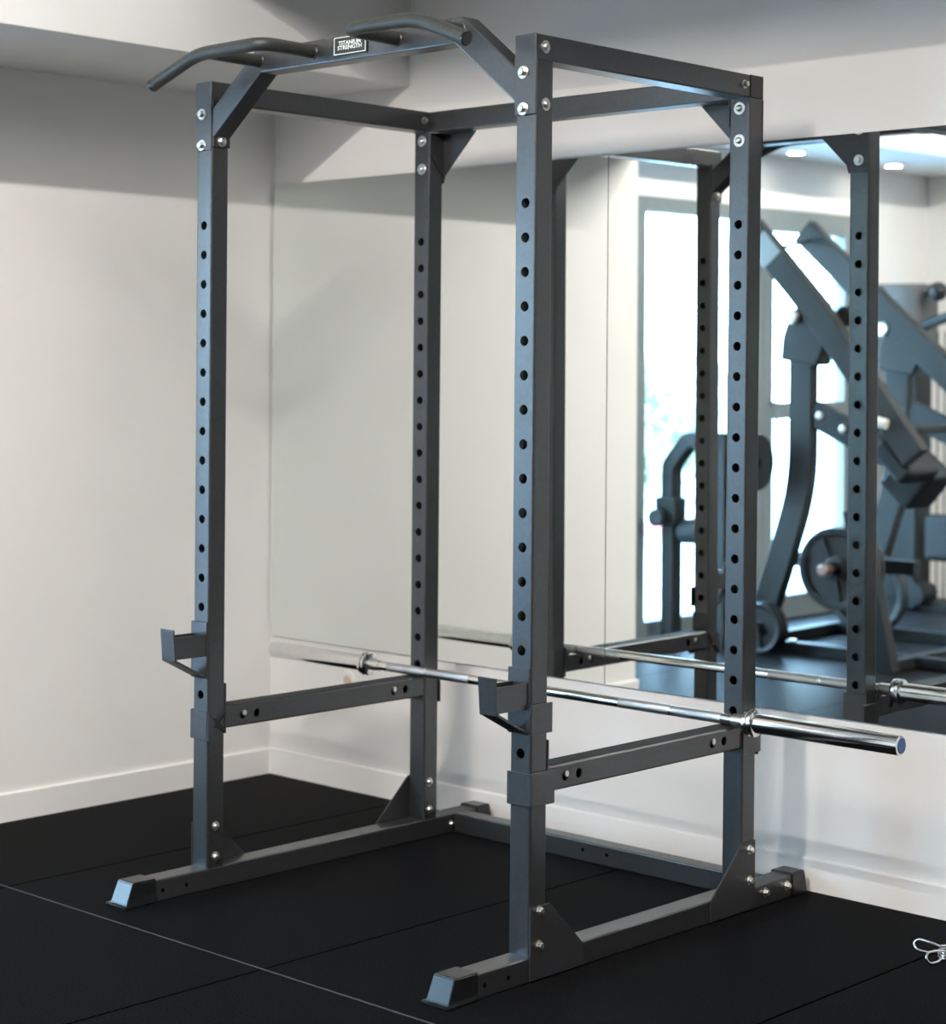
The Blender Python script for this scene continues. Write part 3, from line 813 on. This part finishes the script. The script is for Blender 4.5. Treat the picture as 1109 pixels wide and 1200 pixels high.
# ------------------------------------------------------------------ lamps
LA, LB, SKY = 172, 122, 26.0
def downlight(x, y, z, label, power, r=.045, kind='AREA'):
    t = thing('ceiling_downlight', (x, y, z), label, 'downlight', 'recessed ceiling downlights')
    bm = BM(); lathe(bm, (x, y, z + .001), (0, 0, -1), [(0, r*1.5), (.006, r*1.5), (.009, r*1.1), (.004, r*1.0)], 32, caps=False); link('ring', bm, 'trim', t)
    bm = BM(); lathe(bm, (x, y, z + .0005), (0, 0, -1), [(0, r*1.05), (.003, r*1.0)], 32); link('diffuser', bm, 'lamp', t)
    ld = bpy.data.lights.new('downlight_lamp', kind)
    ld.energy = power; ld.color = (1.0, 0.925, 0.83)
    if kind == 'AREA': ld.shape = 'DISK'; ld.size = r*2; dz = .014
    else: ld.shadow_soft_size = r*.8; dz = .075
    lo = bpy.data.objects.new('downlight_lamp', ld); COL.objects.link(lo); lo.location = (x, y, z - dz)
for x_, y_, lb in ((-1.735, -3.40, 'round recessed downlight in the lowered ceiling, nearer the mirror'), (-1.725, -4.41, 'round recessed downlight in the lowered ceiling, nearer the end wall')):
    downlight(x_, y_, 2.545, lb, 1.5, .042)
def linear_lamp(x0, x1, y0, y1, z, label, power, tilt=0.0):
    """slim linear luminaire fixed to the ceiling"""
    t = thing('linear_lamp', ((x0+x1)/2, (y0+y1)/2, z), label, 'lamp', 'linear ceiling lamps')
    bm = BM(); box(bm, x0, x1, y0, y1, z + .004, ZC, .003, 1); link('housing', bm, 'trim', t)
    bm = BM(); box(bm, x0 + .004, x1 - .004, y0 + .004, y1 - .004, z, z + .0045); link('diffuser', bm, 'lamp', t)
    ld = bpy.data.lights.new('linear_lamp_light', 'AREA'); ld.shape = 'RECTANGLE'; ld.size = x1 - x0; ld.size_y = y1 - y0
    ld.energy = power; ld.color = (1.0, 0.94, 0.87)
    lo = bpy.data.objects.new('linear_lamp_light', ld); COL.objects.link(lo); lo.location = ((x0+x1)/2, (y0+y1)/2, z - .003 - .025*math.sin(tilt)); lo.rotation_euler = (0, tilt, 0)
linear_lamp(1.367, 1.407, -3.60, -1.77, 3.32, 'slim linear ceiling lamp running away from the mirror wall', LA, math.radians(35))
linear_lamp(1.45, 4.60, -1.81, -1.77, 3.32, 'slim linear ceiling lamp running parallel to the mirror wall', LB)

# daylight
w = bpy.data.worlds.new('sky'); SC.world = w; w.use_nodes = True
nt = w.node_tree; bg = nt.nodes['Background']
tc = nt.nodes.new('ShaderNodeTexCoord'); sp = nt.nodes.new('ShaderNodeSeparateXYZ'); nt.links.new(tc.outputs['Generated'], sp.inputs[0])
rp = nt.nodes.new('ShaderNodeValToRGB'); nt.links.new(sp.outputs[2], rp.inputs[0])
rp.color_ramp.elements[0].position = 0.0; rp.color_ramp.elements[0].color = (0.54, 0.78, 1.0, 1)
rp.color_ramp.elements[1].position = 0.6; rp.color_ramp.elements[1].color = (0.34, 0.60, 1.0, 1)
nt.links.new(rp.outputs[0], bg.inputs[0]); bg.inputs[1].default_value = SKY
# ------------------------------------------------------------------ camera
cam = bpy.data.cameras.new('camera'); co = bpy.data.objects.new('camera', cam); COL.objects.link(co)
R_ = Vector((0.69402675, 0.71990774, 0.00772775)); U_ = Vector((-0.01498223, 0.00371054, 0.99988088)); F_ = Vector((-0.71979331, 0.69405985, -0.01336103))
mw = Matrix((( R_.x, U_.x, -F_.x, 3.9771), (R_.y, U_.y, -F_.y, -3.5877), (R_.z, U_.z, -F_.z, 1.3925), (0, 0, 0, 1)))
co.matrix_world = mw
cam.sensor_fit = 'HORIZONTAL'; cam.sensor_width = 36.0
cam.lens = 2333.1844 / 1109 * 36.0
cam.shift_x = (554.5 - 325.0571) / 1109
cam.shift_y = (465.5217 - 600) / 1109
cam.clip_start = 0.05; cam.clip_end = 200
cam.dof.use_dof = True; cam.dof.focus_distance = 4.75; cam.dof.aperture_fstop = 3.6
SC.camera = co

SC.view_settings.view_transform = 'Standard'
SC.view_settings.look = 'None'
SC.view_settings.exposure = 0.0
SC.view_settings.gamma = 1.0
SC.view_settings.use_curve_mapping = False
